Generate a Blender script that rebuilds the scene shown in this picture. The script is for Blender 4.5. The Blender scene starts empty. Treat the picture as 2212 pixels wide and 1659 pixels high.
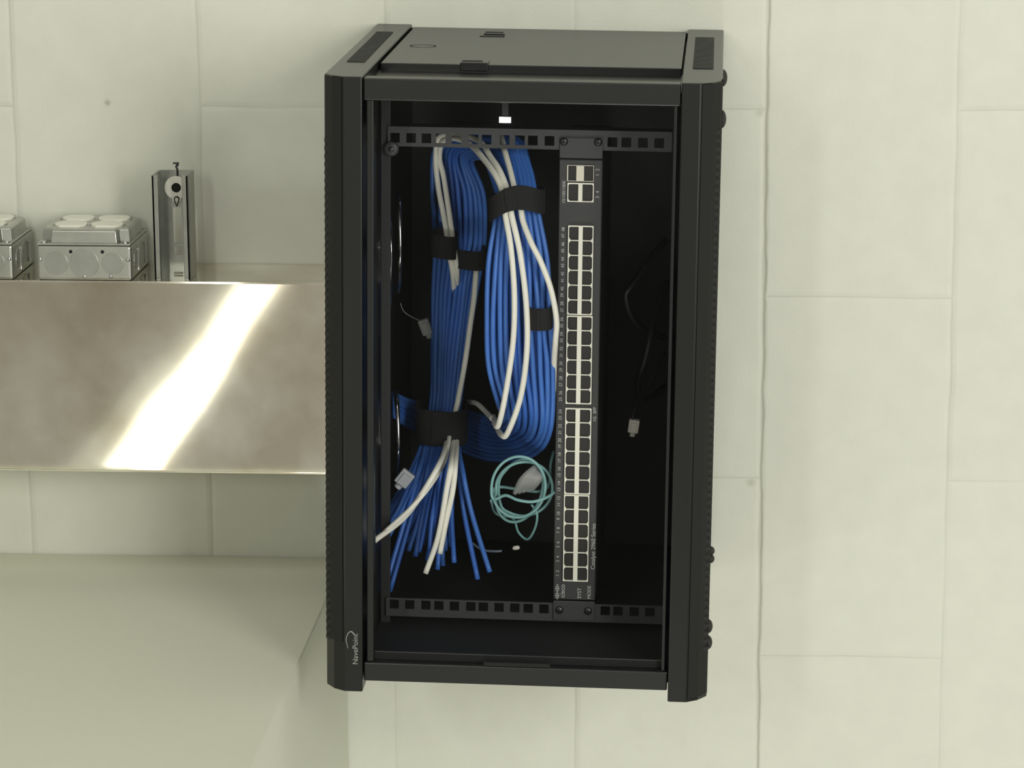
import bpy, bmesh, math, random
from mathutils import Vector, Matrix
random.seed(7)
C = bpy.context.scene.collection
S = bpy.context.scene
PI = math.pi

# ---------------------------------------------------------------- camera
CAM = Vector((-0.04298, -3.185264, 0.435455))
YAW, PITCH, ROLL, F = -0.072035, -0.227466, -0.005132, 6465.27
fw = Vector((math.sin(YAW)*math.cos(PITCH), math.cos(YAW)*math.cos(PITCH), math.sin(PITCH)))
r0 = Vector((math.cos(YAW), -math.sin(YAW), 0)); u0 = r0.cross(fw)
RT = math.cos(ROLL)*r0 + math.sin(ROLL)*u0
UP = -math.sin(ROLL)*r0 + math.cos(ROLL)*u0
cd = bpy.data.cameras.new('camera'); cam = bpy.data.objects.new('camera', cd); C.objects.link(cam)
cd.sensor_width = 36; cd.lens = F/2212*36; cd.clip_start = .05
cam.matrix_world = Matrix((( RT.x, UP.x, -fw.x, CAM.x), (RT.y, UP.y, -fw.y, CAM.y), (RT.z, UP.z, -fw.z, CAM.z), (0,0,0,1)))
S.camera = cam

def P(px, py, y):
    """world point at depth y behind a measured point of the photograph"""
    d = RT*((px-1106)/F) - UP*((py-829.5)/F) + fw
    t = (y-CAM.y)/d.y
    return CAM + d*t

# ---------------------------------------------------------------- world, lights, exposure
w = bpy.data.worlds.new('world'); S.world = w; w.use_nodes = True
nt = w.node_tree; bg = nt.nodes['Background']
tc = nt.nodes.new('ShaderNodeTexCoord'); nz = nt.nodes.new('ShaderNodeTexNoise'); nz.inputs['Scale'].default_value = 5.0; nz.inputs['Detail'].default_value = 1.5
cr = nt.nodes.new('ShaderNodeValToRGB'); cr.color_ramp.elements[0].position = .40; cr.color_ramp.elements[0].color = (.37,.345,.275,1)
cr.color_ramp.elements[1].position = .60; cr.color_ramp.elements[1].color = (.58,.575,.50,1)
nt.links.new(tc.outputs['Generated'], nz.inputs['Vector']); nt.links.new(nz.outputs['Fac'], cr.inputs['Fac']); nt.links.new(cr.outputs['Color'], bg.inputs['Color'])
bg.inputs['Strength'].default_value = .70

def area(name, loc, target, sx, sy, power, col, up=(0,0,1)):
    l = bpy.data.lights.new(name, 'AREA'); l.shape = 'RECTANGLE'; l.size = sx; l.size_y = sy; l.energy = power; l.color = col
    o = bpy.data.objects.new(name, l); C.objects.link(o)
    z = (Vector(loc)-Vector(target)).normalized(); x = Vector(up).cross(z).normalized(); y = z.cross(x)
    o.matrix_world = Matrix(((x.x,y.x,z.x,loc[0]),(x.y,y.y,z.y,loc[1]),(x.z,y.z,z.z,loc[2]),(0,0,0,1)))
    return o
LC = (1.0, 1.0, .91)
area('ceiling_lamp_left', (-1.04, -4.4, 1.0), (-.1, 0, 0), .16, .8, 15, LC)
area('ceiling_lamp_right', (1.45, -3.3, .55), (.25, 0, 0), .8, 1.5, 53, LC)
area('unseen_lamp_below', (-.05, -3.0, -2.6), (0, 0, 0), .7, .7, 23, LC)  # unseen lamp shining up from below; throws the wireway's shade upward
area('ceiling_lamp_over', (-.55, -2.3, 2.9), (-.4, -.2, -.3), 1.5, 1.2, 20, LC)
S.view_settings.view_transform = 'Standard'; S.view_settings.look = 'None'; S.view_settings.gamma = 1
S.view_settings.exposure = 0.0
S.view_settings.use_curve_mapping = False

# ---------------------------------------------------------------- materials
def mat(name, col, rough=.6, metal=0, spec=.5, emit=None, es=0, noise=None, bump=None, alpha=None):
    m = bpy.data.materials.new(name); m.use_nodes = True
    t = m.node_tree; b = t.nodes['Principled BSDF']
    b.inputs['Base Color'].default_value = (*col, 1); b.inputs['Roughness'].default_value = rough
    b.inputs['Metallic'].default_value = metal; b.inputs['Specular IOR Level'].default_value = spec
    if emit: b.inputs['Emission Color'].default_value = (*emit, 1); b.inputs['Emission Strength'].default_value = es
    if noise:
        tx = t.nodes.new('ShaderNodeTexCoord'); n = t.nodes.new('ShaderNodeTexNoise'); n.inputs['Scale'].default_value = noise[0]; n.inputs['Detail'].default_value = 4
        mx = t.nodes.new('ShaderNodeMix'); mx.data_type = 'RGBA'
        mx.inputs[6].default_value = (*[c*(1-noise[1]) for c in col], 1); mx.inputs[7].default_value = (*[min(1,c*(1+noise[1])) for c in col], 1)
        t.links.new(tx.outputs['Object'], n.inputs['Vector']); t.links.new(n.outputs['Fac'], mx.inputs[0]); t.links.new(mx.outputs[2], b.inputs['Base Color'])
    if bump:
        tx = t.nodes.new('ShaderNodeTexCoord'); n = t.nodes.new('ShaderNodeTexNoise'); n.inputs['Scale'].default_value = bump[0]; n.inputs['Detail'].default_value = 3
        bp = t.nodes.new('ShaderNodeBump'); bp.inputs['Strength'].default_value = bump[1]; bp.inputs['Distance'].default_value = bump[2]
        t.links.new(tx.outputs['Object'], n.inputs['Vector']); t.links.new(n.outputs['Fac'], bp.inputs['Height']); t.links.new(bp.outputs['Normal'], b.inputs['Normal'])
    if alpha is not None: b.inputs['Alpha'].default_value = alpha
    return m
BLACKP = mat('powder_coated_black', (.006,.007,.0065), .31, spec=.5, noise=(900,.25), bump=(1400,.12,.0003))
BLACKD = mat('door_frame_black', (.008,.009,.009), .34, spec=.5, noise=(900,.25), bump=(1400,.12,.0003))
INNER = mat('cabinet_inside_black', (.010,.011,.012), .6)
CHAM = mat('chamfer_shade_black', (.006,.006,.006), .75)  # near-black that carries the shade of the chamfered corners
VENT = mat('vent_black', (.016,.016,.016), .7)
RAILM = mat('rail_black', (.040,.042,.043), .5, noise=(700,.3))
SWM = mat('switch_charcoal', (.040,.041,.042), .5, noise=(700,.2))
IVORY = mat('port_ivory', (.86,.85,.72), .5)
PORTB = mat('port_black', (.012,.011,.010), .5)
STEELP = mat('sfp_cage_metal', (.78,.75,.62), .4, .3)
WTXT = mat('printed_white', (.55,.55,.52), .6)
GTXT = mat('logo_grey', (.30,.30,.29), .5)
BLUE = mat('blue_cable_jacket', (.038,.140,.50), .42, noise=(60,.15))
BLUE2 = mat('blue_cable_jacket_pale', (.052,.17,.54), .42, noise=(60,.15))
WHITE = mat('white_cable_jacket', (.86,.85,.74), .45, noise=(60,.05))
AQUA = mat('aqua_fibre_jacket', (.22,.44,.42), .4)
VELC = mat('hook_and_loop_black', (.006,.006,.006), .85, bump=(900,.5,.001))
CHROME = mat('polished_metal', (.6,.6,.6), .15, 1)
DARKM = mat('dark_screw', (.06,.06,.06), .35, .8)
CORD = mat('black_cord', (.014,.014,.015), .45)
CLEAR = mat('clear_plastic', (.55,.56,.54), .25, alpha=.45)
TAGW = mat('frosted_plastic', (.34,.36,.38), .4)
PLUG = mat('plug_white', (.65,.63,.56), .35)
GALV = mat('galvanised_steel', (.48,.49,.45), .30, .85, noise=(60,.18), bump=(90,.15,.001))
GALVD = mat('strut_zinc', (.36,.37,.34), .35, .9, noise=(50,.3), bump=(60,.2,.001))
GALVS = mat('galvanised_knockout', (.42,.43,.40), .34, .85, noise=(60,.15))
RECEP = mat('receptacle_ivory', (.84,.83,.74), .45)
HOLE = mat('hole_dark', (.004,.004,.004), .8)
GLINT = mat('glint_glow', (1,1,1), .5, emit=(1,1,.96), es=4)  # glow standing in for a glint, no lamp part
RUB = mat('rubber', (.02,.019,.017), .6)

def wall_material():
    m = bpy.data.materials.new('painted_block'); m.use_nodes = True; t = m.node_tree; b = t.nodes['Principled BSDF']
    L = t.links.new
    def M(op, a, bb=None, c=None, clamp=False):
        n = t.nodes.new('ShaderNodeMath'); n.operation = op; n.use_clamp = clamp
        for i, v in enumerate((a, bb, c)):
            if v is None: continue
            if isinstance(v, (int, float)): n.inputs[i].default_value = v
            else: L(v, n.inputs[i])
        return n.outputs[0]
    tx = t.nodes.new('ShaderNodeTexCoord'); sp = t.nodes.new('ShaderNodeSeparateXYZ'); L(tx.outputs['Object'], sp.inputs[0])
    wn = t.nodes.new('ShaderNodeTexNoise'); wn.inputs['Scale'].default_value = 9; wn.inputs['Detail'].default_value = 4; L(tx.outputs['Object'], wn.inputs['Vector'])
    wob = M('MULTIPLY', M('SUBTRACT', wn.outputs['Fac'], .5), .006)
    X = M('ADD', sp.outputs[0], wob); Z = M('ADD', sp.outputs[2], wob)
    bx = M('DIVIDE', X, .2032); idx = M('FLOOR', bx); fr = M('FRACT', bx)
    dv = M('MULTIPLY', M('MINIMUM', fr, M('SUBTRACT', 1, fr)), .2032)
    odd = M('ABSOLUTE', M('FRACT', M('MULTIPLY', idx, .5)))     # 0 for even columns, .5 for odd
    bz = M('ADD', M('DIVIDE', Z, .4064), M('SUBTRACT', .5, odd)); fz = M('FRACT', bz)
    dh = M('MULTIPLY', M('MINIMUM', fz, M('SUBTRACT', 1, fz)), .4064)
    def groove(d, wdt):
        mr = t.nodes.new('ShaderNodeMapRange'); mr.interpolation_type = 'SMOOTHSTEP'
        L(d, mr.inputs[0]); mr.inputs[1].default_value = 0; mr.inputs[2].default_value = wdt; mr.inputs[3].default_value = 0; mr.inputs[4].default_value = 1
        return mr.outputs[0]
    jn = t.nodes.new('ShaderNodeTexNoise'); jn.inputs['Scale'].default_value = 3.2; jn.inputs['Detail'].default_value = 3; L(tx.outputs['Object'], jn.inputs['Vector'])
    jd = M('MULTIPLY', M('SUBTRACT', jn.outputs['Fac'], .25, clamp=True), 2.2, clamp=True)
    g = M('MINIMUM', groove(dv, .006), groove(dh, .006))
    gd = M('MULTIPLY', M('SUBTRACT', 1, g), jd)
    # fine paint stipple
    fn = t.nodes.new('ShaderNodeTexNoise'); fn.inputs['Scale'].default_value = 420; fn.inputs['Detail'].default_value = 3; L(tx.outputs['Object'], fn.inputs['Vector'])
    mn = t.nodes.new('ShaderNodeTexNoise'); mn.inputs['Scale'].default_value = 28; mn.inputs['Detail'].default_value = 5; L(tx.outputs['Object'], mn.inputs['Vector'])
    h = M('ADD', M('MULTIPLY', gd, -1.6), M('ADD', M('MULTIPLY', fn.outputs['Fac'], .30), M('MULTIPLY', mn.outputs['Fac'], .9)))
    bp = t.nodes.new('ShaderNodeBump'); bp.inputs['Distance'].default_value = .0011; bp.inputs['Strength'].default_value = .75
    L(h, bp.inputs['Height']); L(bp.outputs['Normal'], b.inputs['Normal'])
    # hairline shrinkage crack along the joint between the cabinet and the right-hand blocks, and grime
    cn = t.nodes.new('ShaderNodeTexNoise'); cn.inputs['Scale'].default_value = 14; cn.inputs['Detail'].default_value = 2; L(tx.outputs['Object'], cn.inputs['Vector'])
    xc = M('ABSOLUTE', M('SUBTRACT', M('ADD', sp.outputs[0], M('MULTIPLY', M('SUBTRACT', cn.outputs['Fac'], .5), .008)), .0015))
    crack = M('SUBTRACT', 1, groove(xc, .0028))
    hc = M('MULTIPLY', M('SUBTRACT', 1, groove(dh, .0016)), jd)
    vc = M('MULTIPLY', M('SUBTRACT', 1, groove(dv, .0022)), M('MULTIPLY', jd, .5))
    dirt = M('MAXIMUM', M('MULTIPLY', crack, .75), M('MAXIMUM', M('MULTIPLY', hc, .55), vc))
    for (sx, sz, sr, sa) in ((WX.x, WX.z, .0055, .8), (W2.x, W2.z, .008, .35), (W3.x, W3.z, .008, .45)):
        dx = M('SUBTRACT', sp.outputs[0], sx); dz = M('SUBTRACT', sp.outputs[2], sz)
        dd = M('SQRT', M('ADD', M('MULTIPLY', dx, dx), M('MULTIPLY', dz, dz)))
        dd = M('ADD', dd, M('MULTIPLY', M('SUBTRACT', fn.outputs['Fac'], .5), .002))
        dirt = M('MAXIMUM', dirt, M('MULTIPLY', M('SUBTRACT', 1, groove(dd, sr)), sa))
    cr = t.nodes.new('ShaderNodeMix'); cr.data_type = 'RGBA'
    cr.inputs[6].default_value = (.76,.77,.69,1); cr.inputs[7].default_value = (.33,.33,.25,1)
    L(M('MULTIPLY', dirt, .8), cr.inputs[0])
    c2 = t.nodes.new('ShaderNodeMix'); c2.data_type = 'RGBA'; c2.blend_type = 'MULTIPLY'; c2.inputs[0].default_value = 1
    mm = t.nodes.new('ShaderNodeMapRange'); L(mn.outputs['Fac'], mm.inputs[0]); mm.inputs[1].default_value = .3; mm.inputs[2].default_value = .7; mm.inputs[3].default_value = .955; mm.inputs[4].default_value = 1.0
    cb = t.nodes.new('ShaderNodeCombineColor'); [L(mm.outputs[0], cb.inputs[i]) for i in range(3)]
    L(cr.outputs[2], c2.inputs[6]); L(cb.outputs[0], c2.inputs[7]); L(c2.outputs[2], b.inputs['Base Color'])
    b.inputs['Roughness'].default_value = .55; b.inputs['Specular IOR Level'].default_value = .3
    return m
WX = P(232, 222, 0); W2 = P(1641, 243, 0); W3 = P(1622, 1042, 0)
WALL = wall_material()
SOFF = mat('painted_smooth', (.74,.75,.64), .5, noise=(120,.02), bump=(260,.2,.0006))

def steel_material():
    m = bpy.data.materials.new('brushed_stainless'); m.use_nodes = True; t = m.node_tree; b = t.nodes['Principled BSDF']; L = t.links.new
    b.inputs['Metallic'].default_value = 1; b.inputs['Roughness'].default_value = .05
    tx = t.nodes.new('ShaderNodeTexCoord')
    n = t.nodes.new('ShaderNodeTexNoise'); n.inputs['Scale'].default_value = 5.0; n.inputs['Detail'].default_value = 1.2; n.inputs['Roughness'].default_value = .4
    L(tx.outputs['Object'], n.inputs['Vector'])
    bp = t.nodes.new('ShaderNodeBump'); bp.inputs['Distance'].default_value = .006; bp.inputs['Strength'].default_value = .12; L(n.outputs['Fac'], bp.inputs['Height'])
    L(bp.outputs['Normal'], b.inputs['Normal'])
    n2 = t.nodes.new('ShaderNodeTexNoise'); n2.inputs['Scale'].default_value = 11; n2.inputs['Detail'].default_value = 4; L(tx.outputs['Object'], n2.inputs['Vector'])
    mx = t.nodes.new('ShaderNodeMix'); mx.data_type = 'RGBA'; mx.inputs[6].default_value = (.76,.70,.58,1); mx.inputs[7].default_value = (.98,.95,.85,1)
    mr = t.nodes.new('ShaderNodeMapRange'); mr.inputs[1].default_value = .35; mr.inputs[2].default_value = .62; L(n2.outputs['Fac'], mr.inputs[0])
    L(mr.outputs[0], mx.inputs[0]); L(mx.outputs[2], b.inputs['Base Color'])
    return m
STEEL = steel_material()

def glass_material():
    m = bpy.data.materials.new('door_glass'); m.use_nodes = True; t = m.node_tree; L = t.links.new
    out = t.nodes['Material Output']; t.nodes.remove(t.nodes['Principled BSDF'])
    tr = t.nodes.new('ShaderNodeBsdfTransparent'); tr.inputs[0].default_value = (.99,.99,1,1)
    gl = t.nodes.new('ShaderNodeBsdfGlossy'); gl.inputs['Roughness'].default_value = .03; gl.inputs[0].default_value = (1,1,1,1)
    fr = t.nodes.new('ShaderNodeFresnel'); fr.inputs[0].default_value = 1.16
    mx = t.nodes.new('ShaderNodeMixShader'); L(fr.outputs[0], mx.inputs[0]); L(tr.outputs[0], mx.inputs[1]); L(gl.outputs[0], mx.inputs[2]); L(mx.outputs[0], out.inputs[0])
    return m
GLASS = glass_material()

# ---------------------------------------------------------------- helpers
def link(name, bm, m, parent=None, smooth=False, bevel=0):
    me = bpy.data.meshes.new(name); bmesh.ops.recalc_face_normals(bm, faces=bm.faces); bm.to_mesh(me); bm.free()
    if smooth:
        for p in me.polygons: p.use_smooth = True
    me.materials.append(m)
    o = bpy.data.objects.new(name, me); C.objects.link(o)
    if parent: o.parent = parent
    if bevel:
        md = o.modifiers.new('bevel', 'BEVEL'); md.width = bevel; md.segments = 2; md.limit_method = 'ANGLE'
    return o
def tag(o, label=None, cat=None, group=None, kind=None):
    if label: o['label'] = label
    if cat: o['category'] = cat
    if group: o['group'] = group
    if kind: o['kind'] = kind
    return o
def empty(name, loc, label, cat, group=None, rot=None):
    o = bpy.data.objects.new(name, None); C.objects.link(o); o.location = loc; o.empty_display_size = .02
    if rot: o.rotation_euler = rot
    return tag(o, label, cat, group)
def box(bm, x0, x1, y0, y1, z0, z1):
    v = [bm.verts.new((x, y, z)) for x in (x0, x1) for y in (y0, y1) for z in (z0, z1)]
    for f in ((0,1,3,2),(4,6,7,5),(0,4,5,1),(2,3,7,6),(0,2,6,4),(1,5,7,3)): bm.faces.new([v[i] for i in f])
    return v
def prism(bm, pts, axis, a, b):
    def mk(p, h):
        return {'z': (p[0], p[1], h), 'y': (p[0], h, p[1]), 'x': (h, p[0], p[1])}[axis]
    A = [bm.verts.new(mk(p, a)) for p in pts]; B = [bm.verts.new(mk(p, b)) for p in pts]
    bm.faces.new(A); bm.faces.new(B[::-1]); n = len(pts)
    for i in range(n): bm.faces.new((A[i], A[(i+1)%n], B[(i+1)%n], B[i]))
def circ(cx, cy, rx, ry=None, n=24, flat=None):
    ry = ry or rx
    out = []
    for k in range(n):
        x, y = rx*math.cos(2*PI*k/n), ry*math.sin(2*PI*k/n)
        if flat: y = max(-flat, min(flat, y))
        out.append((cx+x, cy+y))
    return out
def spline(pts, n=8):
    """Catmull-Rom through the points"""
    pts = [Vector(p) for p in pts]; q = [pts[0]*2-pts[1]] + pts + [pts[-1]*2-pts[-2]]; out = []
    for i in range(1, len(q)-2):
        a, b, c, d = q[i-1], q[i], q[i+1], q[i+2]
        for k in range(n):
            t = k/n
            out.append(.5*((2*b) + (c-a)*t + (2*a-5*b+4*c-d)*t*t + (3*b-a-3*c+d)*t**3))
    out.append(pts[-1].copy()); return out
def tube(bm, pts, r, seg=8, cap=True):
    n = len(pts); rings = []; prev = None
    for i, p in enumerate(pts):
        t = (pts[min(i+1, n-1)]-pts[max(i-1, 0)])
        if t.length < 1e-9: t = Vector((0,0,-1))
        t.normalize()
        nrm = (prev - t*prev.dot(t)) if prev else t.orthogonal()
        if nrm.length < 1e-6: nrm = t.orthogonal()
        nrm.normalize(); prev = nrm; bn = t.cross(nrm)
        rr = r(i/(n-1)) if callable(r) else r
        rings.append([bm.verts.new(p + (nrm*math.cos(2*PI*k/seg)+bn*math.sin(2*PI*k/seg))*rr) for k in range(seg)])
    for a, b in zip(rings, rings[1:]):
        for k in range(seg): bm.faces.new((a[k], a[(k+1)%seg], b[(k+1)%seg], b[k]))
    if cap: bm.faces.new(rings[0][::-1]); bm.faces.new(rings[-1])
def tubeobj(name, pts, r, m, parent=None, n=8, seg=8, origin=None):
    bm = bmesh.new(); tube(bm, spline(pts, n), r, seg)
    if origin is not None: bmesh.ops.translate(bm, verts=bm.verts, vec=-Vector(origin))
    o = link(name, bm, m, parent, smooth=True)
    if origin is not None: o.location = origin
    return o
def dome(bm, c, ax, r, h, n=20, k=5):
    """domed disc standing on point c along the unit axis ax"""
    ax = Vector(ax).normalized(); a = ax.orthogonal().normalized(); b = ax.cross(a); c = Vector(c); prev = None
    for i in range(k+1):
        t = i/k*PI/2; rr = r*math.cos(t); hh = h*math.sin(t)
        if i == k: 
            top = bm.verts.new(c+ax*h); [bm.faces.new((prev[j], prev[(j+1)%n], top)) for j in range(n)]; break
        ring = [bm.verts.new(c+ax*hh+(a*math.cos(2*PI*j/n)+b*math.sin(2*PI*j/n))*rr) for j in range(n)]
        if prev: [bm.faces.new((prev[j], prev[(j+1)%n], ring[(j+1)%n], ring[j])) for j in range(n)]
        else: bm.faces.new(ring[::-1])
        prev = ring
def textobj(name, s, size, m, parent, loc, rot, align='CENTER', ext=.0001):
    cu = bpy.data.curves.new(name, 'FONT'); cu.body = s; cu.size = size; cu.align_x = align; cu.align_y = 'CENTER'; cu.extrude = ext
    cu.materials.append(m)
    tmp = bpy.data.objects.new(name, cu); C.objects.link(tmp)
    me = bpy.data.meshes.new_from_object(tmp.evaluated_get(bpy.context.evaluated_depsgraph_get()))
    bpy.data.objects.remove(tmp); me.name = name
    if not me.materials: me.materials.append(m)
    o = bpy.data.objects.new(name, me); C.objects.link(o); o.parent = parent; o.location = loc; o.rotation_euler = rot
    return o

# ---------------------------------------------------------------- the setting
def struct(name, bm, m, bevel=0):
    return tag(link(name, bm, m, bevel=bevel), kind='structure')
bm = bmesh.new(); box(bm, -3.2, 2.6, 0, .2, -2.6, 2.4); struct('wall_back', bm, WALL)
SLX, SLZ = -.46048, -.504779
bm = bmesh.new(); box(bm, -3.2, SLX, -.72, -.0022, -2.6, SLZ); struct('wall_ledge', bm, SOFF, bevel=.0015)

# ---------------------------------------------------------------- stainless wireway on the wall
GZ1, GZ0, GY = -.172, -.379, -.112
g = empty('steel_wireway', (-1.2, 0, GZ0), 'long shiny stainless steel wireway box on the block wall left of the black cabinet', 'wireway')
def gb(x0, x1, y0, y1, z0, z1, name, m, bev=.0008):
    b = bmesh.new(); box(b, x0+1.2, x1+1.2, y0, y1, z0-GZ0, z1-GZ0); return link(name, b, m, g, bevel=bev)
b_ = bmesh.new(); prism(b_, [(GY, 0), (GY+.0050, GZ1-GZ0-.0002), (GY+.0066, GZ1-GZ0-.0002), (GY+.0020, 0)], 'x', -1.0, .775)
tag(link('front_cover', b_, STEEL, g, bevel=.0005), 'mirror-like front cover with a long bright reflection')
gb(-2.2, -.425, GY+.0068, -.001, GZ0+.001, GZ1, 'trough', STEEL)
gb(-2.2, -.425, GY+.0044, GY+.0050, GZ1-.0016, GZ1+.0004, 'top_lip', STEEL, 0)
gb(-2.2, -.425, GY-.0006, GY-.0001, GZ0-.0002, GZ0+.0014, 'bottom_lip', STEEL, 0)

# ---------------------------------------------------------------- outlet boxes on top of the wireway
def outlet_box(x0, label):
    W_, D_, H_ = .1015, .1, .0375
    r = empty('outlet_box', (x0, GY+.008, GZ1), label, 'outlet box', 'metal outlet boxes on the wireway')
    b = bmesh.new(); box(b, 0, W_, 0, D_, 0, H_); body = link('box_body', b, GALV, r, bevel=.003)
    for cx, rr in ((.021, .0135), (.051, .0165), (.0815, .0125)):
        b = bmesh.new()
        ring = circ(cx, .0185, rr, n=32); inn = circ(cx, .0185, rr-.0009, n=32)
        prism(b, inn, 'y', -.0007, .001); link('knockout', b, GALVS, body, bevel=.0003)
    for cx in (.037, .071):
        b = bmesh.new(); prism(b, circ(cx, .031, .0019, n=14), 'y', -.0003, .001); link('screw_hole', b, HOLE, body)
    for cx, cz in ((.051, .004), (.079, .0045), (.004, .0225), (.098, .0225)):
        b = bmesh.new(); dome(b, (cx, 0, cz), (0,-1,0), .0022, .0012, 12, 3); link('rivet', b, CHROME, body, smooth=True)
    for cy, rr in ((.025, .011), (.055, .0145), (.08, .010)):
        b = bmesh.new(); prism(b, circ(cy, .0185, rr, n=28), 'x', W_-.001, W_+.0008); link('knockout', b, GALVS, body, bevel=.0003)
    for cy in (.03, .068):
        b = bmesh.new(); box(b, W_-.0002, W_+.0022, cy, cy+.004, .006, .030); link('clamp_tab', b, CHROME, body, bevel=.0006)
    # raised cover with notched corners
    b = bmesh.new(); box(b, .0005, W_-.0005, .0005, D_-.0005, H_+.0001, H_+.0022); cov = link('raised_cover', b, GALV, r, bevel=.0008)
    b = bmesh.new(); z0, z1 = H_+.002, H_+.0165; n_, i_ = .012, .0035
    def oc(s):
        x0_, x1_, y0_, y1_ = i_+s, W_-i_-s, i_+s, D_-i_-s; q = n_
        return [(x0_+q,y0_),(x1_-q,y0_),(x1_-q+.002,y0_+q-.002),(x1_,y0_+q),(x1_,y1_-q),(x1_-q+.002,y1_-q+.002),(x1_-q,y1_),(x0_+q,y1_),(x0_+q-.002,y1_-q+.002),(x0_,y1_-q),(x0_,y0_+q),(x0_+q-.002,y0_+q-.002)]
    A = [b.verts.new((p[0], p[1], z0)) for p in oc(0)]; M_ = [b.verts.new((p[0], p[1], z1-.002)) for p in oc(.001)]; T_ = [b.verts.new((p[0], p[1], z1)) for p in oc(.003)]
    for a_, b_ in ((A, M_), (M_, T_)):
        for i in range(12): b.faces.new((a_[i], a_[(i+1)%12], b_[(i+1)%12], b_[i]))
    b.faces.new(T_); b.faces.new(A[::-1]); link('cover_dome', b, GALV, cov, bevel=.0006)
    for cx, cy in ((.007,.007), (W_-.007,.007), (.007,D_-.007), (W_-.007,D_-.007)):
        b = bmesh.new(); dome(b, (cx, cy, H_+.002), (0,0,1), .0042, .0025, 14, 3); link('cover_screw', b, CHROME, cov, smooth=True)
    for cx in (.032, .070):
        pass
    for cy in (.032, .070):
        yk = bmesh.new(); box(yk, .012, .0895, cy-.004, cy+.004, z1-.001, z1+.0006); o = link('receptacle', yk, GALVD, r)
        for cx in (.0315, .0705):
            b = bmesh.new(); prism(b, circ(cx, cy, .0172, .0172, 32, flat=.0142), 'z', z1-.0005, z1+.0022); link('outlet_face', b, RECEP, o, bevel=.0005)
        b = bmesh.new(); dome(b, (.051, cy, z1+.0006), (0,0,1), .0026, .0014, 12, 3); link('yoke_screw', b, CHROME, o, smooth=True)
    return r
xb = P(81, 607, GY+.008).x
outlet_box(xb, 'galvanised outlet box with four white outlet faces on top, whole, next to the strut channel')
outlet_box(xb-.1275, 'galvanised outlet box with white outlet faces cut off by the left picture edge')

# ---------------------------------------------------------------- strut channel standing on the wireway
SX = P(334, 600, -.10).x
st = empty('strut_channel', (SX, -.10, GZ1), 'upright slotted metal strut channel standing on the wireway beside the outlet box', 'strut channel')
ZH = P(332, 379, -.10).z - GZ1; SW, SD, T = .0385, .0385, .0026
b = bmesh.new()
box(b, 0, T, 0, SD, 0, ZH); box(b, SW-T, SW, 0, SD, 0, ZH)
box(b, 0, .0065, 0, T, 0, ZH); box(b, SW-.0065, SW, 0, T, 0, ZH)
box(b, .0065-T, .0065, T, .008, 0, ZH); box(b, SW-.0065, SW-.0065+T, T, .008, 0, ZH)
link('channel', b, GALVD, st, bevel=.0006)
# back web with real slots
b = bmesh.new(); sx0, sx1 = SW/2-.0048, SW/2+.0048
slots = [(ZH-.0345, ZH-.0095), (ZH-.0865, ZH-.0375), (.004, .024)] if False else [(.0005, .0025), (.0215, .0305), (.0335, ZH-.0400), (ZH-.034, ZH-.008)]
box(b, T, sx0, SD-T, SD, 0, ZH); box(b, sx1, SW-T, SD-T, SD, 0, ZH)
zs = 0
for (a_, c_) in slots:
    if a_ > zs: box(b, sx0, sx1, SD-T, SD, zs, a_)
    zs = c_
box(b, sx0, sx1, SD-T, SD, zs, ZH); link('slotted_back', b, GALVD, st)
# washer and bolt head in the channel
b = bmesh.new(); wz = ZH-.0185
ring = circ(SW/2+.0005, wz, .0125, n=32); inn = circ(SW/2+.0005, wz, .0052, n=32)
for y_ in (SD-T-.0022, SD-T-.0002):
    A = [b.verts.new((p[0], y_, p[1])) for p in ring]; B_ = [b.verts.new((p[0], y_, p[1])) for p in inn]
    for i in range(32): b.faces.new((A[i], A[(i+1)%32], B_[(i+1)%32], B_[i]))
tag(link('washer', b, RECEP, st), 'bright washer around the bolt hole')
b = bmesh.new(); prism(b, circ(SW/2+.0005, wz, .0051, n=24), 'y', SD-T-.0012, SD-T-.0004); link('bolt_hole', b, HOLE, st)
c0 = Vector((SW/2+.002, SD-.012, wz-.0135))
tubeobj('tie_wire', [c0+Vector((math.cos(a)*.0022+.0008*math.sin(2*a), math.sin(a*.7)*.001, math.sin(a)*.005)) for a in [k*PI/4 for k in range(11)]], .0006, HOLE, st, 5, 6)
hx = SW*.5+.002
tubeobj('top_hook', [(hx, SD-T, ZH-.006), (hx, SD-.003, ZH+.001), (hx-.0012, SD-.003, ZH+.004), (hx+.0008, SD-.003, ZH+.0058), (hx-.0012, SD-.003, ZH+.0075)], .0011, DARKM, st, 6, 8)
b = bmesh.new(); box(b, hx-.0042, hx+.002, SD-.006, SD-.001, ZH+.007, ZH+.0086); link('hook_head', b, DARKM, st, bevel=.0005)

# ---------------------------------------------------------------- the cabinet
XL, ZT, W, H, D, c1, c2, a_ = -.415176, .090124, .369518, .59698, .448103, .020117, .01943, .037396
RR = .015421
cab = empty('network_cabinet', (XL, 0, ZT), 'black wall mounted network cabinet with glass front door, full of blue cables', 'cabinet', rot=(0, RR, 0))
CM = Matrix.Translation((XL, 0, ZT)) @ Matrix.Rotation(RR, 4, 'Y'); CI = CM.inverted()
def K(px, py, y): return CI @ P(px, py, y)          # point in the cabinet's own frame
def topz(px, py, z):                                  # depth at which the ray meets height z of the cabinet frame
    lo, hi = -.6, 0
    for _ in range(50):
        m_ = (lo+hi)/2
        if K(px, py, m_).z > z: lo = m_
        else: hi = m_
    return K(px, py, lo)
def cbox(name, x0, x1, y0, y1, z0, z1, m, parent=cab, bev=.0008):
    b = bmesh.new(); box(b, x0, x1, y0, y1, z0, z1); return link(name, b, m, parent, bevel=bev)
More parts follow.
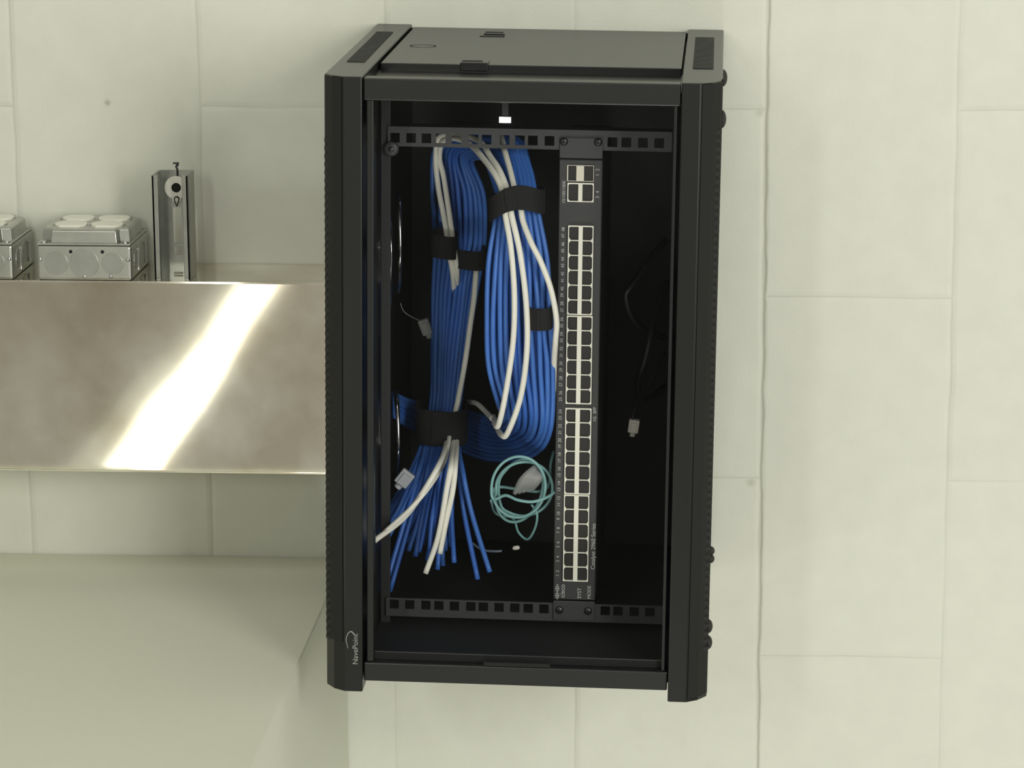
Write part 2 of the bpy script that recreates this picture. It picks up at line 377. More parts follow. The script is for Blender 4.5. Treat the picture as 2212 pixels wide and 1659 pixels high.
for side in (0, 1):
    f = (lambda x: x) if side == 0 else (lambda x: W-x)
    b = bmesh.new()
    prism(b, [(f(0), -.0005), (f(0), -(D-c1)), (f(c2*.45), -(D-c1*.36)), (f(c2), -D), (f(a_), -D), (f(a_), -.0005)], 'z', -H, 0)
    cap = tag(link('left_cap' if side == 0 else 'right_cap', b, BLACKP, cab, bevel=.0012), 'flat-topped %s end cap with chamfered ribbed front corner' % ('left' if side == 0 else 'right'))
    # vent mesh set in the top of the cap
    if side == 0: q = [(813,69),(848,71),(788,135),(752,134)]
    else: q = [(1502,81),(1543,83),(1541.6,150),(1496,148)]
    pts = [topz(x, y, 0) for x, y in q]
    b = bmesh.new(); prism(b, [(p.x, p.y) for p in pts], 'z', -.001, .0004); link('vent_mesh', b, VENT, cap)
    # cross bars of the mesh
    b = bmesh.new(); y0_ = max(p.y for p in pts); y1_ = min(p.y for p in pts); x0_ = min(p.x for p in pts)+.001; x1_ = max(p.x for p in pts)-.001
    k = y1_+.002
    while k < y0_-.001: box(b, x0_, x1_, k, k+.0010, .0003, .0008); k += .0042
    link('mesh_bars', b, BLACKP, cap)
    # near-black panel that paints the chamfered corner's shade, and louvre ribs
    b = bmesh.new(); zlo = -H+.050 if side == 0 else -H+.004
    prism(b, [(f(-.0003), -(D-c1)+.0006), (f(c2*.45-.0003), -(D-c1*.36)-.0005), (f(c2*.93), -D-.0001), (f(c2*.93), -D+.002), (f(c2*.45+.002), -(D-c1*.36)+.001), (f(.002), -(D-c1)+.002)], 'z', zlo, -.0015)
    link('chamfer_shade_panel', b, CHAM, cap)
    b = bmesh.new(); z = -.045 if side else -.06
    pa = Vector((f(.0008), -(D-c1)-.0008, 0)); pb = Vector((f(c2*.80), -(D-c1*.20)-.0002, 0)); dr = (pb-pa).normalized(); nn = Vector((dr.y, -dr.x, 0))
    if nn.y > 0: nn = -nn
    while z > -H+.05:
        vs = []
        for e_, o_ in ((pa, 0), (pb, 0)):
            for dz_, off in ((0, -.0004), (0, .0016), (-.0040, .0016), (-.0040, -.0004)):
                vs.append(b.verts.new(e_ + nn*(off) + Vector((0, 0, z+dz_))))
        for fc in ((0,1,2,3),(7,6,5,4),(0,4,5,1),(1,5,6,2),(2,6,7,3),(3,7,4,0)): b.faces.new([vs[i] for i in fc])
        z -= .0077
    link('louvre_ribs', b, VENT, cap)
# wall-side back panel, floor, roof of the cabinet
cbox('back_panel', a_, W-a_, -.004, -.0008, -H+.012, -.004, INNER)
ZB = K(1120, 1480, -D).z
cbox('floor_panel', a_, W-a_, -D+.022, -.005, ZB, ZB+.016, INNER)
ptop = -.0028
pf = topz(1100, 141, ptop).y
b = bmesh.new(); prism(b, [(a_+.0022, pf), (W-a_-.0022, pf), (W-a_-.0022, -.001), (a_+.0022, -.001)], 'z', -.0115, ptop)
top = tag(link('top_panel', b, BLACKP, cab, bevel=.0008), 'grey-black removable panel with slotted latches')
cbox('top_frame', a_, W-a_, -D+.006, pf+.010, -.022, -.0105, BLACKP)
cbox('roof_liner', a_, W-a_, pf+.009, -.005, -.020, -.0117, INNER)
# latches, slots and knockout ring of the top panel
def on_top(px, py, w_, d_, name, m, z0=-.0005, z1=.0005, par=top):
    p = topz(px, py, ptop); return cbox(name, p.x-w_/2, p.x+w_/2, p.y-d_/2, p.y+d_/2, ptop+z0, ptop+z1, m, par, .0004)
on_top(1068, 70, .019, .005, 'latch_slot', HOLE); on_top(1063, 79, .026, .007, 'latch_slot', HOLE)
on_top(1068, 74.5, .022, .006, 'latch_tab', BLACKP, 0, .0012)
p = topz(1022, 143, ptop)
cbox('latch_plate', p.x-.0135, p.x+.0135, pf-.0025, pf+.022, -.009, ptop+.0022, BLACKP, top, .0008)
p2 = topz(1024, 127, ptop+.0022); cbox('latch_slot', p2.x-.0098, p2.x+.0098, pf+.006, pf+.013, ptop+.0020, ptop+.0026, HOLE, top, 0)
p = topz(914, 99.5, ptop); b = bmesh.new()
A = [b.verts.new((q[0], q[1], ptop+.0003)) for q in circ(p.x, p.y, .0135, .0125, 40)]; B_ = [b.verts.new((q[0], q[1], ptop+.0003)) for q in circ(p.x, p.y, .0120, .0105, 40)]
for i in range(40): b.faces.new((A[i], A[(i+1)%40], B_[(i+1)%40], B_[i]))
link('knockout_ring', b, HOLE, top)

# ---- door
YD = -D+.003
zt0, zt1 = K(1100, 175, YD).z, K(1100, 223, YD).z
zb0, zb1 = K(1100, 1441, YD).z, K(1100, 1481, YD).z
xl0, xl1 = a_+.0035, K(806, 800, YD).x
xr0, xr1 = K(1443, 800, YD).x, W-a_-.0035
door = tag(bpy.data.objects.new('door', None), 'glass door with black metal frame'); C.objects.link(door); door.parent = cab
cbox('top_bar', a_+.0008, W-a_-.0008, YD, YD+.020, zt1, zt0, BLACKD, door, .0014)
cbox('bottom_bar', a_+.0008, W-a_-.0008, YD, YD+.020, zb1, zb0, BLACKD, door, .0014)
cbox('side_bar', xl0, xl1, YD+.0025, YD+.018, zb0, zt1, BLACKD, door)
cbox('side_bar', xr0, xr1, YD+.0025, YD+.018, zb0, zt1, BLACKD, door)
cbox('glass_pane', xl1-.001, xr0+.001, YD+.0065, YD+.0095, zb0-.002, zt1+.002, GLASS, door, 0)
# inner gasket lines near the bottom bar
cbox('gasket', xl1, xr0, YD+.012, YD+.016, zb0, zb0+.0075, HOLE, door, 0)
cbox('gasket_edge', xl1, xr0, YD+.0115, YD+.0125, zb0+.0072, zb0+.0082, RAILM, door, 0)
p = K(1116, 1438, YD); cbox('lock_recess', p.x-.032, p.x+.032, YD-.0003, YD+.003, p.z-.0012, p.z+.0022, HOLE, door, .0003)

# printed logo on the left cap: lettering reads upwards
lg = K(768, 1402, -D); lgo = bpy.data.objects.new('printed_logo', None); C.objects.link(lgo); lgo.parent = cab; lgo.location = (lg.x, -D-.0003, lg.z)
tag(lgo, 'small grey printed name with an arc beside it')
textobj('lettering', 'NavePoint', .0074, GTXT, lgo, (0, 0, 0), (PI/2, -PI/2, 0))
ctr = K(766, 1392, -D)
pts = [K(x, y, -D)-Vector((lg.x, -D, lg.z)) for x, y in ((765,1370),(759,1364),(752,1368),(748,1379),(749,1390),(752,1400))]
b = bmesh.new(); tube(b, spline([(q.x, 0, q.z) for q in pts], 6), lambda t: .0007*(1-.6*t), 6); link('swoosh', b, GTXT, lgo, smooth=True)

# rounded caps along the right side
for (py, rr, yy) in ((168,.0080,-.415),(257,.0085,-.415),(1190,.0045,-.422),(1207,.0045,-.422),(1353,.0068,-.422),(1388,.0068,-.422)):
    z = K(1545, py, yy).z; b = bmesh.new(); dome(b, (W, yy, z), (1,0,0), rr, .0042, 20, 5); link('side_stud', b, RUB, cab, smooth=True)

# ---- rack rails
YR = -.318
def rail(y0l, y1l, y0r, y1r, xa, xb_, holes, hyl, hyr, name='rack_rail'):
    zt = (K(xa, y0l, YR).z+K(xb_, y0r, YR).z)/2; zb = (K(xa, y1l, YR).z+K(xb_, y1r, YR).z)/2
    x0, x1 = K(xa, y0l, YR).x, K(xb_, y0r, YR).x
    zc = (K(xa, hyl, YR).z+K(xb_, hyr, YR).z)/2; hs = .0047
    b = bmesh.new(); t = .002
    box(b, x0, x1, YR, YR+t, zc+hs, zt); box(b, x0, x1, YR, YR+t, zb, zc-hs)
    cx = [K(h, (hyl+hyr)/2, YR).x for h in holes]; e = x0
    for c in cx: box(b, e, c-hs, YR, YR+t, zc-hs, zc+hs); e = c+hs
    box(b, e, x1, YR, YR+t, zc-hs, zc+hs)
    ret = bmesh.new()
    bmesh.ops.remove_doubles(b, verts=b.verts, dist=1e-6); o = link(name, b, RAILM, cab)
    # return flange behind
    box(ret, x0, x1, YR+t, YR+.022, (zt-.0016) if y0l < 800 else zb, zt if y0l < 800 else zb+.0016); link('rail_flange', ret, RAILM, o)
    return zc
holesT = [853,888,921,952,986,1023,1051,1090,1123,1151,1187,1323,1353,1389,1424]
holesB = [851.5,885,920,948,981.5,1017,1044,1078,1112,1141,1175,1307.6,1335,1370,1404]
zcT = rail(271, 317, 287, 327, 838, 1452, holesT, 296, 311)
zcB = rail(1291, 1331, 1310, 1348, 834, 1432, holesB, 1304, 1324)
# side rail on the inner left wall
cbox('inner_rib', a_+.002, K(842, 800, YR).x, YR+.004, YR+.010, ZB+.016, -.03, INNER)
s = K(845, 322, YR-.002); b = bmesh.new(); dome(b, (s.x, YR-.001, s.z), (0,-1,0), .0075, .003, 24, 5); o = link('mounting_screw', b, RAILM, cab, smooth=True)
b = bmesh.new(); dome(b, (s.x, YR-.0035, s.z), (0,-1,0), .003, .0012, 12, 3); link('screw_tip', b, DARKM, o, smooth=True)

# bright glint under the cabinet roof, put in as a glowing rectangle
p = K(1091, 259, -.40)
sl = bpy.data.objects.new('added_glint', None); C.objects.link(sl); sl.parent = cab
b = bmesh.new(); box(b, p.x-.0062, p.x+.0062, p.y, p.y+.004, p.z-.0036, p.z+.0036); link('housing_shell', b, INNER, sl, bevel=.0004)  # dark shell around the added glint, no real housing
b = bmesh.new(); box(b, p.x-.0054, p.x+.0054, p.y-.0006, p.y, p.z-.0026, p.z+.0026); link('glint_face', b, GLINT, sl)
b = bmesh.new(); box(b, p.x-.003, p.x+.003, p.y+.001, p.y+.0038, p.z+.0036, -.021); link('glint_stem', b, INNER, sl)

# ---------------------------------------------------------------- the network switch (own thing, same tilt as the cabinet)
YS = YR-.0018
A0, A1 = K(1207, 345, YS), K(1303, 345, YS); E0, E1 = K(1196, 1296, YS), K(1284, 1296, YS)
sx0 = (A0.x+E0.x)/2; sx1 = (A1.x+E1.x)/2; sz1 = (A0.z+A1.z)/2; sz0 = (E0.z+E1.z)/2
base = CM @ Vector((sx0, YS, sz0))
sw = empty('network_switch', base, 'charcoal network switch mounted upright, with two long rows of empty ivory ports', 'network switch', rot=(0, RR, 0))
def Q(px, py, y=YS): 
    k = K(px, py, y); return Vector((k.x-sx0, k.y-YS, k.z-sz0))
SWW, SWH = sx1-sx0, sz1-sz0
b = bmesh.new(); box(b, 0, SWW, .0005, .235, 0, SWH); link('chassis', b, SWM, sw, bevel=.0008)
b = bmesh.new(); box(b, .0006, SWW-.0006, -.0006, .0005, .0006, SWH-.0006); face = link('front_plate', b, SWM, sw, bevel=.0003)
for top_, (ya, yb) in ((1, (SWH+.0012, SWH+.0215)), (0, (-.0215, -.0012))):
    b = bmesh.new(); box(b, 0, SWW, -.0005, .0014, ya, yb); ear = link('mounting_ear', b, RAILM, sw, bevel=.0008)
    zc = (zcT if top_ else zcB)-sz0
    for xx in ((1218, 308), (1292, 309)) if top_ else ((1208, 1318), (1270, 1321)):
        q = Q(*xx); b = bmesh.new(); dome(b, (q.x, -.0005, zc), (0,-1,0), .0042, .0022, 16, 4); e = link('ear_screw', b, DARKM, ear, smooth=True)
        b = bmesh.new(); box(b, q.x-.0022, q.x+.0022, -.0030, -.0024, zc-.0004, zc+.0004); box(b, q.x-.0004, q.x+.0004, -.0030, -.0024, zc-.0022, zc+.0022)
        link('screw_slot', b, HOLE, ear)
# port blocks: ivory frame, one dark keyed opening per port
def colx(px, py): return Q(px, py).x
def port_block(y0, y1, rows, xs0, xs1, xs2, xs3, name='port_block'):
    # xs: left outer, bar left, bar right, right outer (pixels at mid height)
    ym = (y0+y1)/2; x0, b0, b1, x1 = [colx(x, ym) for x in (xs0, xs1, xs2, xs3)]
    z1, z0 = Q((xs0+xs3)/2, y0).z, Q((xs0+xs3)/2, y1).z
    root = bmesh.new(); t0, t1 = -.0016, -.0007
    box(root, x0, x1, t0, t1+.0001, z0, z1)        # block body, openings sit proud in front of it
    ib = IVORY
    ph = (z1-z0)/rows; th = .00085
    b = bmesh.new(); fy0, fy1 = -.0042, -.0016
    box(b, x0, x0+.0009, fy0, fy1, z0, z1); box(b, x1-.0009, x1, fy0, fy1, z0, z1); box(b, b0, b1, fy0-.0004, fy1, z0, z1)
    for r_ in range(rows+1):
        zc = z0+ph*r_; hh = th/2 if 0 < r_ < rows else th*.9
        lo = zc-hh if r_ else zc; hi = zc+hh if r_ < rows else zc
        if r_ == 0: hi = zc+th*1.1
        if r_ == rows: lo = zc-th*1.4
        box(b, x0+.0009, b0, fy0, fy1, lo, hi); box(b, b1, x1-.0009, fy0, fy1, lo, hi)
    # corner gussets that give each opening its keyed outline
    for r_ in range(rows):
        za, zb = z0+ph*r_+th/2, z0+ph*(r_+1)-th/2
        for xa, sg in ((x0+.0009, 1), (x1-.0009, -1)):
            for zz, sz in ((za, 1), (zb, -1)):
                prism(b, [(xa, zz), (xa+sg*.0016, zz), (xa, zz+sz*.0022)], 'y', fy0+.0004, fy1)
    blk = link(name, b, IVORY, sw)
    root_o = link('block_back', root, PORTB, blk)
    for r_ in range(rows):
        za, zb = z0+ph*r_+th/2, z0+ph*(r_+1)-th/2
        for xa, xb2 in ((x0+.0010, b0-.0001), (b1+.0001, x1-.0010)):
            p_ = bmesh.new(); box(p_, xa, xb2, -.0021, -.0017, za, zb); link('ethernet_port', p_, PORTB, blk)
    return blk
port_block(486, 678.5, 6, 1226.5, 1249, 1258, 1281)
port_block(680.5, 871, 6, 1223.5, 1246, 1255.5, 1279)
port_block(880, 1065.5, 6, 1220.5, 1242.5, 1252, 1276.5)
port_block(1067, 1253.5, 6, 1217.5, 1239.5, 1249, 1272)
port_block(394, 435, 1, 1226, 1249.5, 1258.5, 1283, 'uplink_block')
# optical cages
z1, z0 = Q(1254, 356).z, Q(1254, 391).z; x0, x1 = colx(1225, 373), colx(1283, 373)
b = bmesh.new()
box(b, x0, x1, -.0030, -.0006, z1-.0006, z1); box(b, x0, x1, -.0030, -.0006, z0, z0+.0006)
box(b, x0, x0+.0012, -.0030, -.0006, z0, z1); box(b, x1-.0006, x1, -.0030, -.0006, z0, z1)
box(b, colx(1245, 373), colx(1262, 373), -.0034, -.0006, z0+.0006, z1-.0006)
cg = tag(link('optical_cage', b, STEELP, sw, bevel=.0003), 'shiny metal cage')
for xa, xb2 in ((1229, 1244), (1263, 1281)):
    b = bmesh.new(); box(b, colx(xa, 373), colx(xb2, 373), -.0014, -.0007, z0+.001, z1-.001); link('cage_opening', b, PORTB, cg)
# printing on the face (reads upwards)
RUP = (PI/2, -PI/2, 0)
def print_(s_, px, py, size, al='CENTER'):
    q = Q(px, py); return textobj('printed_text', s_, size, WTXT, face, (q.x, -.0009, q.z), RUP, al)
blocks = [(1067,1253.5),(880,1065.5),(680.5,871),(486,678.5)]
num = 1
for (ya, yb) in blocks:
    for r_ in range(6):
        y_ = yb-(yb-ya)/6*(r_+.5); print_('%d  %d' % (num, num+1), 1217-(y_-490)*.0165, y_, .0042); num += 2
print_('cisco', 1215.5, 1276, .0068); 
q = Q(1204, 1278); b = bmesh.new()
for i, hh in enumerate((.0016,.0030,.0044,.0030,.0016,.0030,.0044,.0030,.0016)):
    zz = q.z+(i-4)*.0018; box(b, q.x-hh/2, q.x+hh/2, -.0010, -.0006, zz-.0004, zz+.0004)
link('printed_bars', b, WTXT, face)
print_('SYST', 1252, 1281, .0052); print_('MODE', 1273, 1279, .0048)
print_('Catalyst 2960 Series', 1282, 1180, .0058)
print_('1G  SFP', 1285, 895, .0046); print_('10/100/1000', 1218.5, 415, .0044); print_('1  2', 1291, 372, .0048); print_('3  4', 1291, 420, .0048)

# ---------------------------------------------------------------- cables
def ST(ax, ay, bx, by, y): return ((ax, ay), (bx, by), y)
STN = [ST(852,850,852,900,-.20), ST(886,865,886,925,-.16), ST(955,878,950,945,-.115), ST(1030,892,1015,985,-.13),
       ST(1064,905,1085,998,-.18), ST(1082,893,1160,985,-.27), ST(1072,870,1197,930,-.335), ST(1050,790,1201,800,-.35),
       ST(1044,690,1196,690,-.355), ST(1051,570,1188,570,-.35), ST(1068,475,1168,465,-.34), ST(1072,430,1157,415,-.33),
       ST(1064,392,1150,375,-.315), ST(1052,362,1141,335,-.298), ST(1044,350,1125,300,-.282), ST(1038,344,1052,279,-.27), ST(1030,344,985,281,-.258),
       ST(1022,356,937,316,-.25), ST(1050,420,931,400,-.235), ST(1054,500,934,500,-.23), ST(1046,560,936,550,-.23),
       ST(1030,640,932,640,-.235), ST(1012,760,932,760,-.24), ST(998,870,930,870,-.245), ST(992,950,912,945,-.255)]
def lane(u, v, thick=.026):
    out = []
    for k_, (a, b_, y) in enumerate(STN):
        y += (0 if k_ < 15 else .02 if k_ == 15 else .04 if k_ == 16 else .06)
        # parallel lanes: u across the flat of the bundle, v back into the cabinet
        px = a[0]+(b_[0]-a[0])*u; py = a[1]+(b_[1]-a[1])*u
        out.append(P(px, py, y + v*thick + .010*(2*u-1)**2))
    return out
FT = -.255
ends = [((865,1100),(812,1180),-.30), ((860,1090),(816,1165),-.29), ((880,1090),(822,1192),-.27), ((880,1120),(836,1255),-.29), ((895,1110),(842,1278),-.275),
        ((890,1110),(852,1240),-.26), ((905,1100),(862,1180),-.24), ((910,1110),(882,1190),-.25), ((915,1110),(897,1202),-.28), ((925,1110),(905,1192),-.25),
        ((928,1100),(915,1175),-.23), ((935,1110),(928,1188),-.26), ((945,1110),(922,1210),-.25), ((955,1110),(945,1231),-.285), ((955,1110),(957,1222),-.27),
        ((965,1110),(962,1190),-.25), ((975,1110),(981,1216),-.29), ((972,1100),(975,1180),-.25), ((1000,1110),(1032,1252),-.31), ((1015,1110),(1058,1236),-.315),
        ((850,1090),(808,1150),-.24), ((885,1080),(850,1140),-.22), ((905,1080),(870,1150),-.22), ((940,1080),(930,1150),-.22), ((950,1080),(955,1160),-.22), ((900,1090),(860,1200),-.24)]
lanes = []
for v, n in ((0, 11), (.5, 9), (1, 8)):
    for i in range(n): lanes.append(((i+.5)/n, v))
lanes = sorted(lanes[:28], key=lambda q: -q[0])
ends = sorted(ends+[((912,1090),(880,1170),-.23), ((960,1090),(968,1170),-.23)], key=lambda e: e[1][0])
R = .00262
for i, ((u, v), (m1, e1, ye)) in enumerate(zip(lanes, ends)):
    pts = lane(u, v)
    for q in pts[1:-1]: q += Vector((random.uniform(-.0012,.0012), random.uniform(-.001,.001), 0))
    last = STN[-1]; sx_ = last[0][0]+(last[1][0]-last[0][0])*u
    pts += [P(sx_*.6+m1[0]*.4, 1015, FT+v*.02+(ye-FT)*.25), P(m1[0]*.9+e1[0]*.1, m1[1], (FT+ye)/2+v*.01), P(*e1, ye)]
    o = tubeobj('network_cable', pts, R, BLUE if i % 3 else BLUE2, n=7, seg=8, origin=pts[-1])
    tag(o, 'blue network cable looping in the strapped bundle, its end hanging loose at the bottom', 'cable', 'blue network cables in the cabinet')
# white cables
Y1, Y2 = -.3615, -.3625
def white(name, pts, label, rr=.0029):
    pts = [P(x, y, d+.06*min(1, max(0, (d+.30)/.035))) for x, y, d in pts]
    return tag(tubeobj('white_network_cable', pts, rr, WHITE, n=8, seg=10, origin=pts[-1]), label, 'cable', 'white network cables in the cabinet')
def arch(o, tail): # shared arch of the pair over the top and down the left bundle
    return [(1066+o*13,372+o*-4,-.326),(1046+o*14,345-o*6,-.306),(1020+o*16,316-o*10,-.292),(985+o*6,299-o*8,-.282),(957-o*8,305-o*10,-.274),(949-o*2 if o == 0 else 941,340,-.268)] + tail
lowL = [(983,565,-.262),(978,620,-.225),(965,760,-.22),(955,870,-.24)]
white('a', [(1066,900,-.27),(1071,919,-.33),(1078,914,-.352),(1092,850,Y1),(1108,740,-.3655),(1111,640,-.3655),(1104,540,-.362),(1092,468,-.352),(1089,440,-.345),(1082,405,-.338)] + arch(0, [(958,380,-.264),(969,450,-.262),(976,500,-.262),(981,540,-.262),(987,585,-.258),(982,640,-.22),(962,760,-.215),(960,900,-.235),(966,950,-.264),(945,1010,-.300),(880,1110,-.31),(808,1169,-.335)]),
      'white network cable, left one of the pair arching over the bundle, ending far left')
white('b', [(1074,925,-.27),(1083,939,-.33),(1096,936,-.352),(1124,860,Y1),(1138,760,-.3655),(1137,660,-.3655),(1124,550,-.362),(1106,468,-.353),(1101,440,-.346),(1095,408,-.338)] + arch(1, [(946,400,-.266),(957,460,-.264),(964,500,-.264),(970,545,-.262),(978,590,-.256),(980,650,-.22),(966,760,-.215),(972,900,-.235),(980,950,-.264),(975,1000,-.298),(966,1050,-.306),(946,1160,-.316),(919,1239,-.325)]),
      'white network cable, right one of the pair arching over the bundle, hanging nearly straight down')
white('c', [(1195,860,-.31),(1197,780,-.345),(1200,735,-.362),(1202,690,-.3665),(1190,625,-.3675),(1168,565,-.3665),(1148,525,-.364),(1130,478,-.354),(1124,445,-.347),(1113,412,-.338),(1102,368,-.322),(1090,325,-.300),(1080,290,-.285),(1068,285,-.270)],
      'white network cable crossing the right side of the front bundle towards the switch')
white('d', [(1030,560,-.236),(1024,640,-.252),(1016,700,-.258),(1005,780,-.262),(990,862,-.264),(983,900,-.262),(986,950,-.264),(984,1000,-.298),(978,1060,-.306),(963,1130,-.31),(950,1196,-.315)],
      'white network cable along the right edge of the rear bundle, ending short and blunt')
white('e', [(972,935,-.262),(962,990,-.285),(935,1040,-.30),(890,1095,-.315),(830,1150,-.325)], 'greyish white network cable fanned out just below the leftmost white one', .0024)
white('f', [(1010,868,-.20),(1030,872,-.235),(1050,890,-.265),(1064,905,-.28)], 'short white network cable curve showing beside the lower strap', .0027)

# hook-and-loop straps: flat elliptical bands around the bundles
def strap(cx, cy, hw, y, hd, hgt, tilt, label, bow=0.0):
    c = P(cx, cy, y); k = 1/2120
    b = bmesh.new(); n = 40; rings = []
    for j in range(n):
        a = 2*PI*j/n; ca, sa = math.cos(a), math.sin(a)
        sq = 1/ (abs(ca)**3+abs(sa)**3)**(1/3)
        x = hw*k*ca*sq; yy = hd*sa*sq; zt_ = tilt*x + (-bow*(1-(ca*sq)**2) if sa < 0 else 0)
        nx, ny = ca, sa; t = .0013
        rings.append([b.verts.new((x, yy, zt_-hgt*k/2)), b.verts.new((x, yy, zt_+hgt*k/2)), b.verts.new((x+nx*t, yy+ny*t, zt_+hgt*k/2)), b.verts.new((x+nx*t, yy+ny*t, zt_-hgt*k/2))])
    for j in range(n):
        p_, q_ = rings[j], rings[(j+1)%n]
        for e in range(4): b.faces.new((p_[e], p_[(e+1)%4], q_[(e+1)%4], q_[e]))
    o = link('cable_strap', b, VELC, smooth=False); o.location = c
    fl = bmesh.new(); box(fl, -hw*k*.30, hw*k*.12, -hd-.0024, -hd-.0014, -hgt*k/2+.001-bow, hgt*k/2-.001-bow)
    f_ = link('strap_end', fl, VELC, o, bevel=.0006); f_.rotation_euler = (0, -math.atan(tilt), 0)
    return tag(o, label, 'strap', 'black straps around the cable bundles')
strap(1117, 442, 55, -.330, .026, 50, .16, 'wide black strap near the top of the bright front bundle', -.011)
strap(1168, 683, 22, -.352, .0165, 46, .0, 'small black strap around the right part of the front bundle')
strap(960, 527, 27, -.193, .020, 50, -.15, 'black strap around the white pair in the rear bundle')
strap(1016, 554, 31, -.183, .022, 42, -.12, 'black strap hanging around the right side of the rear bundle')
strap(954, 911, 54, -.183, .030, 78, -.06, 'broad black strap around the lower gathering of cables')

# aqua fibre coil
def ell(cx, cy, rx, ry, rot, a0, a1, y0, y1, n=14):
    out = []
    for k in range(n+1):
        a = a0+(a1-a0)*k/n; x = rx*math.cos(a); y = ry*math.sin(a)
        out.append((cx+x*math.cos(rot)-y*math.sin(rot), cy+x*math.sin(rot)+y*math.cos(rot), y0+(y1-y0)*k/n))
    return out
fib = [(1200,1062,-.315),(1180,1075,-.33),(1150,1084,-.335),(1118,1080,-.335),(1092,1070,-.33)] + ell(1120,1052,58,66,.15,2.6,2.6+2*PI*1.02,-.325,-.30) + ell(1132,1056,62,58,-.3,2.8,2.8+2*PI,-.31,-.29)[1:] + ell(1122,1060,48,70,.35,2.7,2.7+2*PI*1.05,-.30,-.28)[1:] + [(1175,1060,-.28),(1190,1000,-.27),(1196,975,-.26)]
pts = [P(*p) for p in fib]
tag(tubeobj('fibre_patch_cable', pts, .0016, AQUA, n=5, seg=6, origin=pts[0]), 'thin aqua fibre cable coiled in loops beside the lower switch ports', 'cable')
tl = [P(*p) for p in ((1148,1090,-.30),(1160,1110,-.305),(1156,1140,-.30),(1140,1165,-.29),(1120,1150,-.28),(1108,1120,-.27),(1072,1110,-.27),(1060,1080,-.28))]
tag(tubeobj('fibre_tail', tl, .0013, AQUA, n=6, seg=6, origin=tl[0]), 'short loose aqua fibre tail hanging below the coil', 'cable')
b = bmesh.new()
for j in range(5):
    ps = spline([P(1112+j*9, 1066-j*2, -.30), P(1130+j*8, 1036, -.312), P(1158+j*3, 1006+j*3, -.305)], 8); tube(b, ps, lambda t: .0022+.002*math.sin(PI*t), 8)
tag(link('plastic_sleeve', b, CLEAR, smooth=True), 'crumpled clear plastic sleeve caught inside the aqua coil', 'plastic sleeve')

# loose ends and small connectors
def plug(name, px, py, y, w_, h_, d_, rot, m, label, cat):
    b = bmesh.new(); box(b, -w_/2, w_/2, -d_/2, d_/2, -h_/2, h_/2); o = link(name, b, m, bevel=.0012)
    o.location = P(px, py, y); o.rotation_euler = (0, rot, 0)
    n = bmesh.new(); box(n, -w_*.28, w_*.28, -d_/2-.0012, -d_/2, -h_*.45, h_*.30); link('latch', n, m, o, bevel=.0004)
    n = bmesh.new(); prism(n, circ(0, 0, w_*.27, n=16), 'z', -h_/2-.004, -h_/2); link('boot', n, m, o)
    return tag(o, label, cat)
plug('cable_connector', 874, 1033, -.30, .0145, .0165, .006, math.radians(38), TAGW, 'clear square connector tilted beside the fanned white cable', 'connector')
plug('cable_connector', 919, 706, -.17, .011, .017, .008, math.radians(-20), CLEAR, 'pale clear connector half hidden left of the rear bundle', 'connector')
plug('cable_connector', 1369, 920, -.20, .011, .014, .009, math.radians(8), PLUG, 'small white connector alone on the dark side right of the switch', 'connector')
t = [P(*p) for p in ((1366,906,-.20),(1372,880,-.19),(1395,840,-.16),(1425,790,-.14),(1436,760,-.10))]
tag(tubeobj('slim_black_cable', t, .0016, CORD, n=6, origin=t[0]), 'thin black cord rising from the white connector', 'cord')
t = [P(*p) for p in ((865,655,-.17),(872,672,-.165),(888,684,-.165),(906,692,-.168))]
tag(tubeobj('thin_wire', t, .0005, CLEAR, n=6, seg=6, origin=t[0]), 'hair thin wire curving to the pale connector', 'wire')
t = [P(*p) for p in ((1010,1165,-.26),(1040,1187,-.275),(1070,1191,-.28),(1084,1190,-.28))]
tag(tubeobj('grey_wire', t, .0013, mat('wire_grey_blue', (.12,.15,.18), .5), n=6, origin=t[0]), 'thin dull wire lying behind the loose blue ends', 'wire')
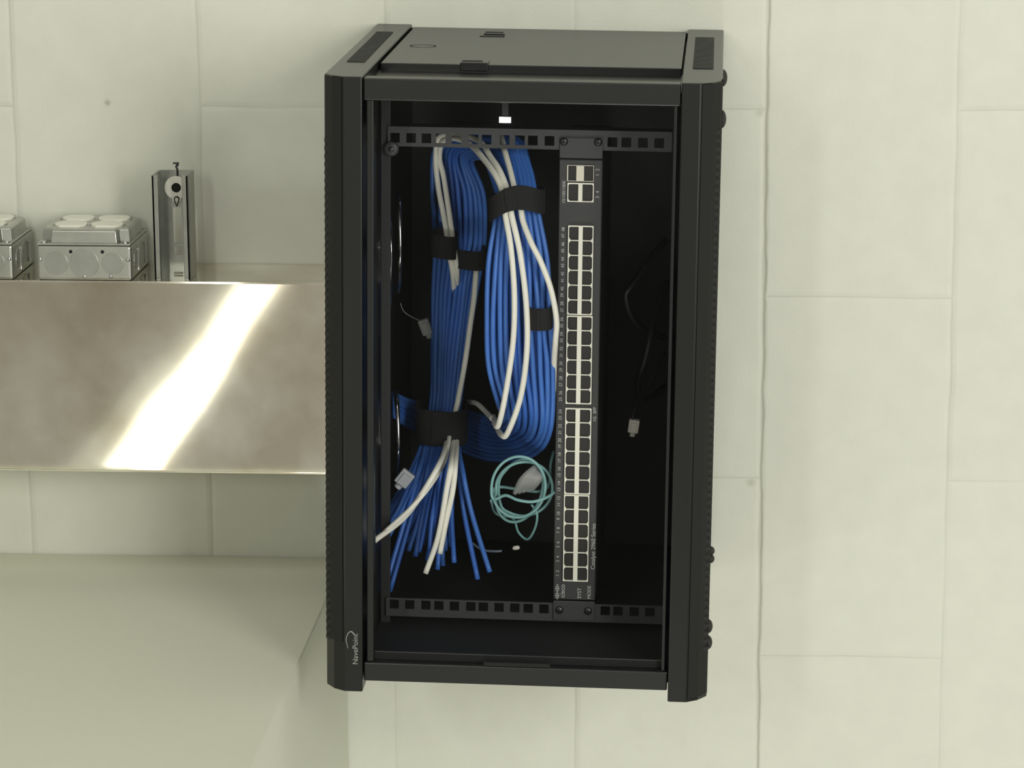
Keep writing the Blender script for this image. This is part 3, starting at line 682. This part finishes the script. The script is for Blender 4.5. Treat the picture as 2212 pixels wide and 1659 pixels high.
b = bmesh.new(); q = P(1115, 1184, -.28); tube(b, [q+Vector((-.0035,0,-.001)), q+Vector((-.002,0,0)), q+Vector((.002,0,.0006)), q+Vector((.0035,0,.001))], lambda t: .0012+.0012*math.sin(PI*t), 10)
tag(link('wire_tip', b, PLUG, smooth=True), 'tiny white wire tip below the fibre coil', 'wire tip')
for k, pp in enumerate((((1438,520,-.10),(1405,560,-.14),(1370,610,-.16),(1352,640,-.16),(1375,700,-.14),(1436,730,-.10)), ((1440,610,-.08),(1412,690,-.13),(1398,760,-.15),(1378,830,-.14),(1395,860,-.13),(1438,835,-.09)))):
    t = [P(*p) for p in pp]
    tag(tubeobj('power_cord', t, .0035, CORD, n=8, origin=t[0]), ('upper' if k == 0 else 'lower')+' black power cord loop in the dark right of the switch', 'cord')
# polished bowed cable guides at the left inside wall
for k, (ya, yb, xa) in enumerate(((433, 657, 838), (857, 1075, 834))):
    ym = (ya+yb)/2
    o = empty('cable_guide', P(xa+4, yb, -.24), ('upper' if k == 0 else 'lower')+' glossy bowed cable guide on the cabinet inner left wall', 'cable guide', 'glossy cable guides inside the cabinet')
    base = P(xa+4, yb, -.24)
    for dx, sh in ((4, 18), (24, -20)):
        pts = [P(xa+dx-4, ya+sh+4, -.225)-base, P(xa+dx, ya+sh+40, -.25)-base, P(xa+dx+3, ym+sh*.3, -.262)-base, P(xa+dx, yb+sh-40, -.25)-base, P(xa+dx-4, yb+sh-4, -.225)-base]
        bm_ = bmesh.new(); tube(bm_, spline(pts, 8), lambda t: .0022+.0006*math.sin(9*t), 8); link('guide_rod', bm_, CHROME if dx == 4 else CHROME, o, smooth=True)

# long linear lamp hanging to the lower left behind the camera; the wireway mirrors it
lt = empty('linear_lamp', (-1.128, -3.0, -.83), 'long white linear lamp to the left behind the camera', 'lamp', rot=(0, 0, -.052))
b = bmesh.new(); tube(b, [Vector((0, y, 0)) for y in (-1.7, -.5, .5, 1.75)], .027, 16); link('tube', b, mat('lamp_tube', (1,1,1), .5, emit=(1,.98,.86), es=5), lt, smooth=False)
b = bmesh.new(); box(b, -.12, -.06, -1.75, 1.8, -.03, .03); link('housing', b, mat('housing_shell', (.7,.7,.66), .5), lt, bevel=.004)
